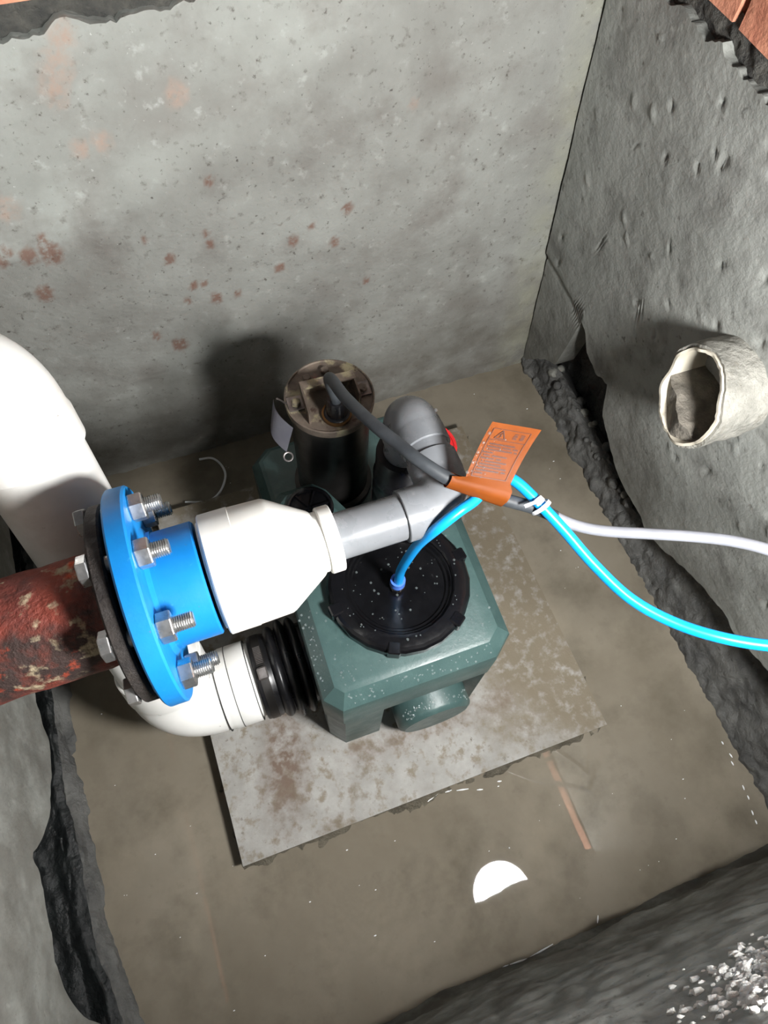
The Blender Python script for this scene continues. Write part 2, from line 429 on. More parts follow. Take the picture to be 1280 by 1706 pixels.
def fil_l(u, s):
    P = [(-.335, -.05), (-.347, .003), (-.360, .022), (-.374, .030), (-.395, .02), (-.43, .02), (-.445, .12), (-.449, .30)]
    f = s * (len(P) - 1); i = min(int(f), len(P) - 2); t = f - i
    x, z = P[i][0] + (P[i + 1][0] - P[i][0]) * t, P[i][1] + (P[i + 1][1] - P[i][1]) * t
    d = .006 * fbm((x * 2, u * .6, z), 30, 5) + .002 * fbm((x, u, z), 120, 4)
    return (x + d + .010 * mnoise.noise(Vector((u * 5, 3, 0))) + (.02 * max(0, (.06 - u)) / .1 if u < .06 else 0), u, z + d)
rough_grid('mortar_foot', 'wetmortar', frange(-.40, .82, .006), frange(0, .32, .02), fil_l, wall_left)
rough_grid('damp_proof_coat', 'bitumen', frange(-.40, .82, .006), frange(.32, 1, .02), fil_l, wall_left)

# --- front wall, below the camera
wall_front = N(); add_box(wall_front, -.60, .90, -.60, -.22, -.12, .78)
wall_front = finish(wall_front, 'wall_front', 'substrate', smooth=False); wall_front['kind'] = 'structure'
def fpos(u, z):
    y = -.172 + .022 * z / .78 - .03 * math.exp(-((z - .05) / .05) ** 2) * (.5 + .5 * mnoise.noise(Vector((u * 4, 0, 2))))
    d = .006 * fbm((u, .5, z), 9, 4) + .003 * fbm((u, 2.2, z), 45, 4)
    return (u, y + d, z)
pf, uv = panel('plaster_coat', wall_front, 'plaster_side', frange(-.45, .75, .007), lambda u: -.06, lambda u: .785, 110, fpos, lambda p: (p.x, p.y - .10, p.z))
attr(pf.data, 'damp', [min(1, max(0, (.5 - z) / .2)) for u, z in uv])
bm = N()
for k in range(420):
    u = rng.gauss(.262, .035); z = .615 + (.25 - u) * .35 + rng.gauss(0, .04)
    if not (.48 < z < .76): continue
    r = rng.uniform(.0015, .0048); p = Vector(fpos(u, z))
    q = bmesh.ops.create_icosphere(bm, subdivisions=1, radius=r)['verts']
    for v in q: v.co = p + Vector((v.co.x * rng.uniform(.7, 1.5), v.co.y * .8, v.co.z))
finish(bm, 'lime_crust', 'lime', wall_front, kind='stuff')

# --- top brick courses
def brick_mesh(l, d, h, s):
    bm = N(); add_box(bm, -l / 2, l / 2, -d / 2, d / 2, 0, h)
    bmesh.ops.subdivide_edges(bm, edges=bm.edges, cuts=2, use_grid_fill=True)
    for v in bm.verts: v.co += Vector((mnoise.noise(v.co * 40 + Vector((s, 0, 0))), mnoise.noise(v.co * 40 + Vector((0, s, 0))), 0)) * .003
    bmesh.ops.recalc_face_normals(bm, faces=bm.faces)
    me = bpy.data.meshes.new('brick'); bm.to_mesh(me); bm.free(); me.materials.append(M['brick']); return me
bmesh_ = [brick_mesh(.23, .11, .058, s) for s in (1, 2, 3)]
for k in range(5):
    o = bpy.data.objects.new('brick', bmesh_[k % 3]); col.objects.link(o); o.parent = wall_back
    o.location = (-.36 + k * .242, .865, .798 + rng.uniform(-.001, .001))
for k in range(5):
    o = bpy.data.objects.new('brick', bmesh_[k % 3]); col.objects.link(o); o.parent = wall_right
    o.location = (.650, .70 - k * .242, .800); o.rotation_euler = (0, 0, pi / 2)
for k in range(4):
    o = bpy.data.objects.new('brick', bmesh_[k % 3]); col.objects.link(o); o.parent = wall_left
    o.location = (-.41, .70 - k * .242, .800); o.rotation_euler = (0, 0, pi / 2)

# --- water
def water():
    us, vs = frange(-.40, .70, .02), frange(-.24, .82, .02)
    bm = N(); g = [[bm.verts.new((u, v, 0)) for v in vs] for u in us]
    for A, B in zip(g, g[1:]):
        for j in range(len(vs) - 1): bm.faces.new((A[j], B[j], B[j + 1], A[j + 1]))
    o = finish(bm, 'muddy_water', 'water')
    tag(o, 'still brown muddy water covering the pit floor', 'water', kind='stuff')
water()
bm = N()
for k in range(110):
    x, y = rng.uniform(-.32, .62), rng.uniform(-.14, .76)
    q = bmesh.ops.create_icosphere(bm, subdivisions=1, radius=rng.uniform(.0004, .0010))['verts']
    sx = rng.uniform(1, 2.4)
    for v in q: v.co = Vector((x + v.co.x * sx, y + v.co.y, .0004 + v.co.z * .5))
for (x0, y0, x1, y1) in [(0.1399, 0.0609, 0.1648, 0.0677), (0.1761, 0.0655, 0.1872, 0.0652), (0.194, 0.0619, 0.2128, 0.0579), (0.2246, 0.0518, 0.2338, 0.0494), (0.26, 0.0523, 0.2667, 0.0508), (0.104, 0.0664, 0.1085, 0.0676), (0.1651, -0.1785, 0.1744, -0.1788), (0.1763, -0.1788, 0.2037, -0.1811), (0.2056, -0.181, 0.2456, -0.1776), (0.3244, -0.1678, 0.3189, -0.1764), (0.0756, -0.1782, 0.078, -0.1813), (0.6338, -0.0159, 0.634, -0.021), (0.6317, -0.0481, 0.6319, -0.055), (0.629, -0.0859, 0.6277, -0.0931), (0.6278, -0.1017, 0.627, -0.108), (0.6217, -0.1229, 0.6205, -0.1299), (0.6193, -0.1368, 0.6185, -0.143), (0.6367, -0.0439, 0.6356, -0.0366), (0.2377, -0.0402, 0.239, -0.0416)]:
    sweep(bm, [(x0, y0, .0006), ((x0 + x1) / 2, (y0 + y1) / 2, .0010), (x1, y1, .0006)], [.0006, .0013, .0006], 8)  # pale slivers stand in for lamp glints along the waterline
fl_ = finish(bm, 'specks_and_glints', 'tie'); tag(fl_, 'tiny pale specks floating on the muddy water, with slivers modelled as lamp glints', 'debris', kind='stuff')

# ------------------------------------------------------------------ plate on its bed of sediment
PX0, PX1, PY0, PY1, PZ = -.143, .456, .070, .674, .030
bm = N(); us, vs = frange(PX0 - .07, PX1 + .07, .006), frange(PY0 - .07, PY1 + .07, .006)
def bed(x, y):
    d = max(PX0 - x, x - PX1, PY0 - y, y - PY1)
    edge = lerp_tab([(-.03, .0225), (-.004, .0215), (.003, .010), (.010, .001), (.03, -.008), (.07, -.02)], d + .010 + .014 * mnoise.noise(Vector((x * 11, y * 11, 0))))
    return (x, y, min(edge + .007 * fbm((x, y, 0), 55, 5) * (1 if d > -.01 else 0), .0235 if d < .004 else 1))
g = [[bm.verts.new(bed(u, v)) for v in vs] for u in us]
for A, B in zip(g, g[1:]):
    for j in range(len(vs) - 1): bm.faces.new((A[j], B[j], B[j + 1], A[j + 1]))
o = finish(bm, 'sediment_bed', 'mud'); tag(o, 'dark gritty mud bed under the steel plate edges', 'mud', kind='stuff')

bm = N(); us, vs = frange(PX0, PX1, .01), frange(PY0, PY1, .01)
top = [[bm.verts.new((u, v, PZ + .0006 * fbm((u, v, 0), 12, 3))) for v in vs] for u in us]
bot = [[bm.verts.new((u, v, PZ - .005)) for v in vs] for u in us]
for A, B, s in ((top[:-1], top[1:], 1), (bot[:-1], bot[1:], -1)):
    for P, Q in zip(A, B):
        for j in range(len(vs) - 1): bm.faces.new((P[j], Q[j], Q[j + 1], P[j + 1]))
nu, nv = len(us), len(vs)
for i in range(nu - 1):
    for j in (0, nv - 1): bm.faces.new((top[i][j], top[i + 1][j], bot[i + 1][j], bot[i][j]))
for j in range(nv - 1):
    for i in (0, nu - 1): bm.faces.new((top[i][j], top[i][j + 1], bot[i][j + 1], bot[i][j]))
bm.verts.index_update(); vco = [(v.co.x, v.co.y) for v in bm.verts]
o = finish(bm, 'steel_plate', 'plate', loc=None)
attr(o.data, 'mud', [min(1, max(0, (x * .9 + .75 * y - .33 + .10 * mnoise.noise(Vector((x * 9, y * 9, 0)))) / .10)) for x, y in vco])
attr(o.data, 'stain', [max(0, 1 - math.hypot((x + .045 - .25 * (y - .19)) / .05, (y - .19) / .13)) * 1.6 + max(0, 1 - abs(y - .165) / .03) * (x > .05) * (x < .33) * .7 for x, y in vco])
tag(o, 'square grey steel plate with rust stains lying under the pump', 'plate')

# ------------------------------------------------------------------ pump
pump = thing('sewage_pump', 'dark green sewage pump tank with round black screw lid and upright motor', 'pump', (.165, .38, PZ))
OUT = [(.050, .181), (.262, .181), (.292, .206), (.300, .455), (.286, .468), (.205, .468), (.190, .452), (.146, .452), (.128, .492), (.112, .508), (.062, .508), (.036, .486), (.030, .203)]
bm = N(); loft(bm, [(inset(OUT, .004), .196), (OUT, .202), (inset(OUT, -.001), .272), (inset(OUT, .001), .279), (inset(OUT, .018), .298), (inset(OUT, .023), .300)])
tank = finish(bm, 'tank_top', 'green', pump, angle=25)
LOW = [(.106, .222), (.270, .222), (.290, .235), (.296, .46), (.21, .465), (.128, .47), (.060, .49), (.040, .47), (.040, .222)]
bm = N(); loft(bm, [(LOW, PZ + .001), (LOW, .199)])
finish(bm, 'tank_body', 'green', pump, angle=25)
# corner feet
def foot(P):
    bm = N(); loft(bm, [(P, PZ + .0008), (inset(P, -.001), .199)]); finish(bm, 'corner_foot', 'green', pump, angle=25)
foot([(.053, .184), (.108, .184), (.108, .232), (.034, .232), (.034, .206)])
foot([(.262, .184), (.290, .208), (.290, .25), (.250, .25), (.250, .20)])
# blind socket drum facing the front
bm = N(); lathe(bm, [(0, -.004), (.050, -.004), (.056, 0), (.058, .004), (.058, .09), (0, .09)], (.188, .164, .098), (0, 1, 0), 48)
finish(bm, 'blind_socket', 'green', pump, angle=30)
bm = N(); add_box(bm, .150, .232, .19, .226, PZ + .001, .07); finish(bm, 'socket_cradle', 'green', pump, smooth=False)
# inlet boss on the left side
bm = N(); lathe(bm, [(0, 0), (.052, 0), (.052, .03), (0, .03)], (.012, .297, .140), (1, 0, 0), 40); finish(bm, 'inlet_boss', 'green', pump)
# rear block carrying the motor
REAR = [(.055, .470), (.285, .470), (.300, .49), (.300, .62), (.28, .645), (.070, .645), (.040, .62), (.040, .50)]
bm = N(); loft(bm, [(REAR, PZ + .001), (REAR, .185), (inset(REAR, .012), .202), (inset(REAR, .018), .205)])
finish(bm, 'motor_base', 'green', pump, angle=25)

LID = (.170, .309, .300)
# lid ring: faceted outside with six raised grip blocks
bm = N(); lathe(bm, [(.0955, 0), (.0955, .012), (.093, .0165), (.089, .0195), (.080, .0215), (.0735, .0215), (.0715, .019), (.0705, .012), (.0705, 0)], LID, (0, 0, 1), 24, closed=True)
ring = finish(bm, 'lid_ring', 'black', pump, angle=18)
for k in range(6):
    an = rad(60 * k + 6)
    T_ = Matrix.Translation(LID) @ Matrix.Rotation(an, 4, 'Z')
    bm = N(); add_box(bm, .0815, .0985, -.0085, .0085, .001, .0215); bevel(bm, .0018, 1); bmesh.ops.transform(bm, matrix=T_, verts=bm.verts)
    finish(bm, 'grip_block', 'black', ring, smooth=False)
bm = N(); lathe(bm, [(.0712, .0015), (.0712, .0165), (.0685, .0165), (.066, .0125), (.063, .0125), (.061, .009), (.0, .0085)], LID, (0, 0, 1), 64)
disc = finish(bm, 'lid_disc', 'dish', pump)
FIT = Vector((.167, .306, .3085))
bm = N(); lathe(bm, [(0, 0), (.0105, 0), (.0105, .006), (.0085, .007), (.0085, .012), (0, .012)], FIT, (0, 0, 1), 6)
finish(bm, 'fitting_nut', 'black', pump, smooth=False)
bm = N(); lathe(bm, [(.0068, 0), (.0098, 0), (.0102, .004), (.0092, .009), (.0098, .011), (.0098, .013), (.0068, .013)], FIT + Vector((0, 0, .012)), (0, 0, 1), 24)
finish(bm, 'fitting_collar', 'fitting', pump, label='blue push-fit collar')
# small vent port on the rear tongue
PORT = (.094, .458, .300)
bm = N(); lathe(bm, [(.0335, 0), (.0335, .004), (.031, .006), (.0285, .006), (.028, .001), (.028, 0)], PORT, (0, 0, 1), 40, closed=True)
prt = finish(bm, 'vent_port', 'black', pump)
bm = N(); lathe(bm, [(.028, .0008), (0, .0008)], PORT, (0, 0, 1), 32); finish(bm, 'port_floor', 'dish', prt)
for k in range(6):
    T_ = Matrix.Translation(PORT) @ Matrix.Rotation(rad(60 * k), 4, 'Z')
    bm = N(); add_box(bm, .004, .0275, -.0012, .0012, .001, .0048); bmesh.ops.transform(bm, matrix=T_, verts=bm.verts)
    finish(bm, 'port_rib', 'black', prt, smooth=False)
# motor
MC = Vector((.154, .543, 0)); MZ = .430
bm = N(); lathe(bm, [(.0, .205), (.060, .205), (.060, .216), (.0535, .220), (.0535, MZ - .012), (.0, MZ - .012)], MC, (0, 0, 1), 64)
finish(bm, 'motor_housing', 'motor', pump)
bm = N(); lathe(bm, [(0, MZ - .014), (.0535, MZ - .014), (.0585, MZ - .012), (.0592, MZ - .006), (.0592, MZ), (.0572, MZ + .0008), (.0562, MZ - .0014), (.052, MZ - .002), (0, MZ - .002)], MC, (0, 0, 1), 64)
cap = finish(bm, 'motor_cap', 'cap', pump)
def orient(an): return Matrix.Translation(MC + Vector((0, 0, MZ - .002))) @ Matrix.Rotation(an, 4, 'Z')
TB = orient(rad(-3))
# folded bracket straddling the cap: two side flanges, a bridge and two foot tabs
bm = N()
add_box(bm, -.036, .036, .012, .0145, .0, .024); add_box(bm, -.036, -.0335, -.036, .0145, .0, .024); add_box(bm, .0335, .036, -.024, .0145, .0, .024)
add_box(bm, -.036, .036, .002, .0145, .022, .0245)
bmesh.ops.transform(bm, matrix=TB, verts=bm.verts); finish(bm, 'lifting_bracket', 'cap', pump, smooth=False)
for (x0, x1) in ((-.056, -.034), (.034, .054)):
    bm = N(); add_box(bm, x0, x1, -.012, .010, .0002, .0028); bmesh.ops.transform(bm, matrix=TB, verts=bm.verts); ft = finish(bm, 'bracket_foot', 'steel', pump, smooth=False)
    bm = N(); lathe(bm, [(0, .0025), (.0065, .0025), (.0065, .0075), (.0055, .0085), (0, .0085)], ((x0 + x1) / 2, -.002, 0), (0, 0, 1), 6)
    bmesh.ops.transform(bm, matrix=TB, verts=bm.verts); finish(bm, 'cap_bolt', 'cap', pump, smooth=False)
for (x, y) in ((.004, .040), (-.022, .034)):
    bm = N(); lathe(bm, [(0, 0), (.006, 0), (.006, .005), (.005, .006), (0, .006)], (x, y, 0), (0, 0, 1), 6)
    bmesh.ops.transform(bm, matrix=TB, verts=bm.verts); finish(bm, 'cap_bolt', 'cap', pump, smooth=False)
bm = N(); lathe(bm, [(0, 0), (.017, 0), (.017, .006), (.0145, .008), (.0135, .008), (.0135, .020), (.0115, .034), (.0, .034)], MC + Vector((.0, -.031, MZ - .002)), (0, 0, 1), 24)
gl = finish(bm, 'cable_gland', 'rubber', pump)
bm = N(); lathe(bm, [(.0138, 0), (.0195, 0), (.0195, .004), (.0138, .005)], MC + Vector((.0, -.031, MZ - .001)), (0, 0, 1), 28, closed=True)
finish(bm, 'brass_ring', mat('dull brass', srgb(128, 96, 56), srgb(96, 70, 44), 40, rough=.4, metal=.7), gl)
# hanger wire for the metal tag on the motor rim
bm = N(); sweep(bm, catmull([(.098, .548, .428), (.090, .545, .444), (.085, .541, .455)], 5), .0012, 8); finish(bm, 'tag_hook', 'steel', pump)
# water beads on the tank
bm = N()
def bead(p, r):
    q = bmesh.ops.create_icosphere(bm, subdivisions=1, radius=r)['verts']
    for v in q: v.co = Vector(p) + Vector((v.co.x, v.co.y, v.co.z * .55))
for k in range(420):
    x, y = rng.uniform(.055, .275), rng.uniform(.205, .44)
    r = rng.choice([.0007, .0009, .0011, .0014, .002])
    d = math.hypot(x - LID[0], y - LID[1])
    if d > .100: bead((x, y, .3), r)
    elif .0745 < d < .080: bead((x, y, .3218), r)
    elif .012 < d < .060 and k % 3 == 0: bead((x, y, .3088), r)
for k in range(110):
    t = rng.random(); y = .21 + .26 * rng.random(); bead((.033 + .018 * t, y, .281 + .017 * t), rng.choice([.001, .0014, .002]))
for k in range(60):
    t = rng.random(); x = .06 + .2 * rng.random(); bead((x, .1835 + .014 * t, .2825 + .014 * t), rng.choice([.0008, .0012, .0016]))
for k in range(60):
    an = rng.uniform(.5, 2.6); bead((.188 + .0585 * cos(an), rng.uniform(.166, .182), .098 + .0585 * sin(an)), rng.choice([.0008, .0012, .0018]))
finish(bm, 'water_beads', 'drop', pump, kind='stuff')

# metal tag hung from the motor rim
t = thing('metal_tag', 'bent grey metal tag hanging from the motor rim', 'tag', (.075, .50, .45))
A_, B_, C_, D_ = [Vector(p) for p in ((.078, .524, .480), (.090, .484, .468), (.076, .473, .437), (.067, .508, .451))]
bm = N(); n = 8; grid = []
for i in range(n + 1):
    row = []
    for j in range(n + 1):
        u, v = i / n, j / n
        p = (A_ * (1 - u) + B_ * u) * (1 - v) + (D_ * (1 - u) + C_ * u) * v
        row.append(bm.verts.new(p + Vector((-.006, .002, 0)) * sin(pi * u) * 1.0))
    grid.append(row)
for P, Q in zip(grid, grid[1:]):
    for j in range(n): bm.faces.new((P[j], Q[j], Q[j + 1], P[j + 1]))
bmesh.ops.solidify(bm, geom=list(bm.faces), thickness=.0008)
finish(bm, 'tag_plate', 'tin', t)
bm = N(); rr = [Vector((.0765, .469, .432)) + Vector((.0055 * cos(q), .0055 * sin(q) * .9, .0055 * sin(q) * .4)) for q in [2 * pi * i / 24 for i in range(25)]]
sweep(bm, rr, .0012, 8); finish(bm, 'tag_eyelet', 'steel', t)

# ------------------------------------------------------------------ discharge line
AX = Vector((0, .305, .522))          # axis of the line, along X
X_ = Vector((1, 0, 0)); Y_ = Vector((0, 1, 0)); Z_ = Vector((0, 0, 1))
def atx(x): return Vector((x, AX.y, AX.z))
# rusty steel pipe through the left wall
t = thing('rusty_steel_pipe', 'rusty red steel pipe with dark flange coming out of the left', 'pipe', atx(-.30))
bm = N()
prof = [(.0, 0), (.0, .0)]
lathe(bm, [(.048, -.02)] + [(.057, x) for x in frange(-.02, .327, .006)] + [(.048, .327)], atx(-.455), X_, 72,
      rfun=lambda r, h, an: r + .0014 * fbm((h * 1.0, cos(an) * .057, sin(an) * .057), 40, 4) if r > .05 else r)
finish(bm, 'pipe_body', 'rust', t)
bm = N(); lathe(bm, [(.050, 0), (.096, 0), (.0990, .002), (.0990, .012), (.097, .014), (.050, .014)], atx(-.1360), X_, 72, closed=True)
finish(bm, 'pipe_flange', 'rust_flange', t)
bm = N(); lathe(bm, [(.050, 0), (.080, 0), (.080, .0055), (.050, .0055)], atx(-.1220), X_, 64, closed=True)
finish(bm, 'gasket', 'gasket', t)
# blue flange adapter
t = thing('blue_flange_adapter', 'bright blue iron flange adapter bolted to the rusty pipe flange', 'flange', atx(-.116))
bm = N(); lathe(bm, [(.048, 0), (.108, 0), (.110, .002), (.110, .018), (.108, .020), (.066, .020), (.060, .024), (.060, .028), (.048, .028)], atx(-.1165), X_, 96, closed=True)
finish(bm, 'flange_disc', 'blue', t, angle=30)
bm = N(); lathe(bm, [(.0, .0), (.0585, .0), (.0585, .050), (.0565, .052), (.050, .052), (.0, .046)], atx(-.100), X_, 72)
finish(bm, 'collar', 'blue', t, angle=30)
bm = N(); lathe(bm, [(.050, 0), (.0548, 0), (.0548, .014), (.050, .014)], atx(-.045), X_, 64, closed=True)
finish(bm, 'white_seal', 'white_pvc', t, label='white pipe end showing in the gap')
def hexm(name, r, h, ch):
    bm = N(); lathe(bm, [(0, 0), (r * .93, 0), (r, ch), (r, h - ch), (r * .93, h), (0, h)], (0, 0, 0), X_, 6)
    bmesh.ops.recalc_face_normals(bm, faces=bm.faces)
    me = bpy.data.meshes.new(name); bm.to_mesh(me); bm.free(); me.materials.append(M['zinc']); return me
nut_me = hexm('nut', .0142, .0135, .0012); head_me = hexm('bolt_head', .0140, .0095, .001)
bm = N(); prof = [(0, 0), (.0072, 0)]
prof += [(.0078, .0005), (.0078, .030)]
x = .030
while x < .071: prof += [(.0080, x), (.0066, x + .0010)]; x += .0020
prof += [(.0066, .0720), (0, .0720)]
lathe(bm, prof, (0, 0, 0), X_, 20); bmesh.ops.recalc_face_normals(bm, faces=bm.faces)
shank_me = bpy.data.meshes.new('bolt_shank'); bm.to_mesh(shank_me); bm.free(); shank_me.materials.append(M['zinc'])
for k in range(8):
    an = rad(45 * k); off = Vector((0, .0885 * cos(an), .0885 * sin(an))); j = rng.uniform(-.003, .003); roll = rng.uniform(0, pi)
    s = bpy.data.objects.new('bolt', shank_me); col.objects.link(s); s.parent = t; s.location = off + Vector((-.0210 + j, 0, 0)); s.rotation_euler = (roll, 0, 0)
    h = bpy.data.objects.new('bolt_head', head_me); col.objects.link(h); h.parent = s; h.location = (-.0296 + .0210 - j, 0, 0)
    h = bpy.data.objects.new('nut', nut_me); col.objects.link(h); h.parent = s; h.location = (.0197 + .0210 - j, 0, 0); h.rotation_euler = (rng.uniform(0, 1), 0, 0)
# reducer
t = thing('pipe_reducer', 'white plastic reducer cone between blue collar and grey pipe', 'reducer', atx(.0))
bm = N(); lathe(bm, [(.050, -.042), (.0605, -.0425), (.0622, -.041), (.0622, -.012), (.0615, -.0115), (.0605, .022), (.0590, .026), (.0350, .064), (.0330, .066), (.0320, .0665), (.0320, .085), (.026, .085)], atx(.0), X_, 80)
finish(bm, 'reducer_body', 'cream_pvc', t, angle=22)
bm = N(); lathe(bm, [(.0255, 0), (.0345, 0), (.0355, .0012), (.0355, .0135), (.0345, .0145), (.0255, .0145)], atx(.072), X_, 64, closed=True)
finish(bm, 'socket_rim', 'cream_pvc', t, angle=25)
# grey discharge pipe with two elbows, down into the tank
t = thing('grey_discharge_pipe', 'grey plastic discharge pipe with two elbows rising from the pump', 'pipe', (.215, .437, .300))
XE, YE = .215, .430
bm = N(); sweep(bm, [atx(.075), atx(.10), atx(.13), atx(.17)], .0250, 48); finish(bm, 'straight_pipe', 'grey_pvc', t)
def elbow(corner, d1, d2, r, rr_, sock, name):
    c_, d1, d2 = Vector(corner), Vector(d1), Vector(d2)
    mid = arc(c_, d1, d2, r, 16)
    pts = [c_ - d1 * (r + sock), c_ - d1 * (r + sock - .0008), c_ - d1 * (r + .004), c_ - d1 * (r + .002)] + mid + [c_ + d2 * (r + .002), c_ + d2 * (r + .004), c_ + d2 * (r + sock - .0008), c_ + d2 * (r + sock)]
    R = [rr_ - .001, rr_, rr_, rr_ - .0004] + [rr_ - .0006] * len(mid) + [rr_ - .0004, rr_, rr_, rr_ - .001]
    bm = N(); sweep(bm, pts, R, 48); return finish(bm, name, 'grey_pvc', t, angle=30)
elbow((XE, AX.y, AX.z), X_, Y_, .030, .0288, .026, 'elbow')
elbow((XE, YE, AX.z), Y_, -Z_, .030, .0288, .026, 'elbow')
bm = N(); sweep(bm, [(XE, AX.y + .05, AX.z), (XE, YE - .05, AX.z)], .0262, 40); finish(bm, 'nipple', 'grey_pvc', t)
bm = N(); lathe(bm, [(.0, .300), (.0255, .300), (.0255, .47), (.0, .47)], (XE, YE, 0), Z_, 48); finish(bm, 'riser', 'grey_pvc', t, angle=30)
bm = N(); lathe(bm, [(.026, .3005), (.0370, .3005), (.0375, .322), (.0350, .326), (.0350, .338), (.0372, .344), (.0372, .352), (.0350, .358), (.0350, .370), (.0372, .376), (.0372, .384), (.0350, .390), (.0350, .430), (.0340, .436), (.026, .436)], (XE, YE, 0), Z_, 56); sl = finish(bm, 'rubber_sleeve', 'rubber', t, angle=50)
bm = N(); lathe(bm, [(.0372, .306), (.0384, .306), (.0384, .317), (.0372, .317)], (XE, YE, 0), Z_, 56, closed=True); finish(bm, 'hose_clamp', 'steel', sl)
for p, r in (((.188, .2905, .5458), .0018), ((.2385, .4100, .5380), .0024), ((.205, .281, .530), .0017)):
    bm = N(); q = bmesh.ops.create_icosphere(bm, subdivisions=2, radius=r)['verts']; bmesh.ops.translate(bm, verts=bm.verts, vec=p); finish(bm, 'glue_drip', 'glue', t)

# ------------------------------------------------------------------ inlet line: white pipe, elbows, rubber bellows
t = thing('white_inlet_pipe', 'thick white plastic drain pipe with elbows at left of the pump', 'pipe', (-.155, .297, .02))
IY, IZ = .297, .140
c0 = Vector((-.155, IY, IZ)); top_c = Vector((-.192, .521, .646)); dv = (top_c - c0).normalized()
lx = (X_ - dv * X_.dot(dv)).normalized()
def bigelbow(corner, d1, d2, r, rr_, sock, name, capn=True):
    c_ = Vector(corner); d1, d2 = Vector(d1).normalized(), Vector(d2).normalized()
    ang = math.acos(max(-1, min(1, d1.dot(d2)))); L = r * math.tan(ang / 2)
    s, e = c_ - d1 * L, c_ + d2 * L
    mid = []
    for i in range(19):
        q = i / 18; p = s * (1 - q) ** 2 + c_ * 2 * q * (1 - q) + e * q * q
        mid.append(p)
    pts = [s - d1 * sock, s - d1 * (sock - .0012), s - d1 * .008, s - d1 * .004] + mid + [e + d2 * .004, e + d2 * .008, e + d2 * (sock - .0012), e + d2 * sock]
    R = [rr_ - .0015, rr_, rr_, rr_ - .0015] + [rr_ - .002] * len(mid) + [rr_ - .0015, rr_, rr_, rr_ - .0015]
    bm = N(); sweep(bm, pts, R, 64); return finish(bm, name, 'white_pvc', t, angle=30)
bigelbow(c0, -dv, X_, .062, .0595, .045, 'lower_elbow')
bm = N(); sweep(bm, [c0 + dv * .09, top_c - dv * .07], .0550, 64); finish(bm, 'standing_pipe', 'white_pvc', t)
bigelbow(top_c, dv, Vector((-1, 0, .02)), .062, .0600, .040, 'upper_elbow')
bm = N(); sweep(bm, [top_c + Vector((-.09, 0, 0)), top_c + Vector((-.30, 0, .004))], .0550, 64); finish(bm, 'wall_pipe', 'white_pvc', t)
bm = N(); lathe(bm, [(.0, -.02), (.0545, -.02), (.0545, .075), (0, .075)], (-.085, IY, IZ), X_, 64); finish(bm, 'inlet_spigot', 'white_pvc', t)
for sx in (-.0805, -.0525, -.100):
    bm = N(); lathe(bm, [(.057, 0), (.0600, 0), (.0600, .0009), (.057, .0009)], (sx, IY, IZ), X_, 64, closed=True); finish(bm, 'joint_seam', 'gasket', t)
bm = N(); lathe(bm, [(.053, 0), (.0592, 0), (.0598, .001), (.0598, .026), (.0592, .027), (.053, .027)], (-.0795, IY, IZ), X_, 64, closed=True); finish(bm, 'coupling_ring', 'white_pvc', t)

t = thing('rubber_bellows', 'black ribbed rubber sleeve joining white pipe to pump tank', 'sleeve', (0, IY, .07))
prof = [(.0548, -.046), (.0600, -.046), (.0615, -.044), (.0615, -.024), (.0600, -.022)]
for (x0, r) in ((-.013, .068), (.004, .0735), (.020, .0720)):
    prof += [(.0600, x0 - .0082)] + [(.0600 + (r - .0600) * sin(pi * i / 10) ** .7, x0 - .0080 + .016 * i / 10) for i in range(1, 10)] + [(.0600, x0 + .0082)]
prof += [(.060, .0285), (.060, .036), (.0548, .036)]
bm = N(); lathe(bm, prof, (0, IY, IZ), X_, 72); finish(bm, 'bellows', 'rubber', t, angle=60)
bm = N(); lathe(bm, [(.0617, -.040), (.0626, -.040), (.0626, -.028), (.0617, -.028)], (0, IY, IZ), X_, 72, closed=True)
cl = finish(bm, 'hose_clamp', 'motor', t)
for k in range(12):
    an = rad(58 + k * 1.9)
    bm = N(); add_box(bm, -.039, -.029, -.0004, .0004, .0624, .0634); bmesh.ops.transform(bm, matrix=Matrix.Translation((0, IY, IZ)) @ Matrix.Rotation(rad(-2 - k * 2.2), 4, 'X'), verts=bm.verts)
    for v in bm.verts: pass
    finish(bm, 'clamp_tooth', 'steel', cl, smooth=False)
bm = N(); add_box(bm, -.041, -.027, -.009, .009, .0622, .0700); bevel(bm, .002, 1)
bmesh.ops.transform(bm, matrix=Matrix.Translation((0, IY, IZ)) @ Matrix.Rotation(rad(12), 4, 'X'), verts=bm.verts); finish(bm, 'clamp_screw_housing', 'steel', cl, smooth=False)

# ------------------------------------------------------------------ cables and tube
CABLE = [(0.154,0.512,0.445),(0.152,0.510,0.470),(0.147,0.512,0.495),(0.144,0.505,0.517),(0.144,0.490,0.530),(0.147,0.454,0.544),(0.159,0.402,0.562),(0.173,0.366,0.570),(0.187,0.334,0.575),(0.212,0.306,0.567),(0.238,0.291,0.555),(0.265,0.278,0.543),(0.300,0.263,0.527),(0.330,0.243,0.513),(0.361,0.227,0.506),(0.406,0.205,0.511),(0.442,0.185,0.520),(0.476,0.163,0.529),(0.504,0.136,0.539),(0.545,0.089,0.548),(.60,.03,.60),(.66,-.04,.72),(.70,-.08,.83)]
t = thing('power_cable', 'motor power cable, black sheath turning to grey, leaving at right', 'cable', (.154, .512, .445))
cp = catmull(CABLE, 8)
k0 = 8 * 12 + 5
bm = N(); sweep(bm, cp[:k0], .0070, 20); finish(bm, 'black_sheath', 'cable_black', t)
bm = N(); sweep(bm, cp[k0 - 4:], .0062, 20); finish(bm, 'grey_sheath', 'cable_grey', t)
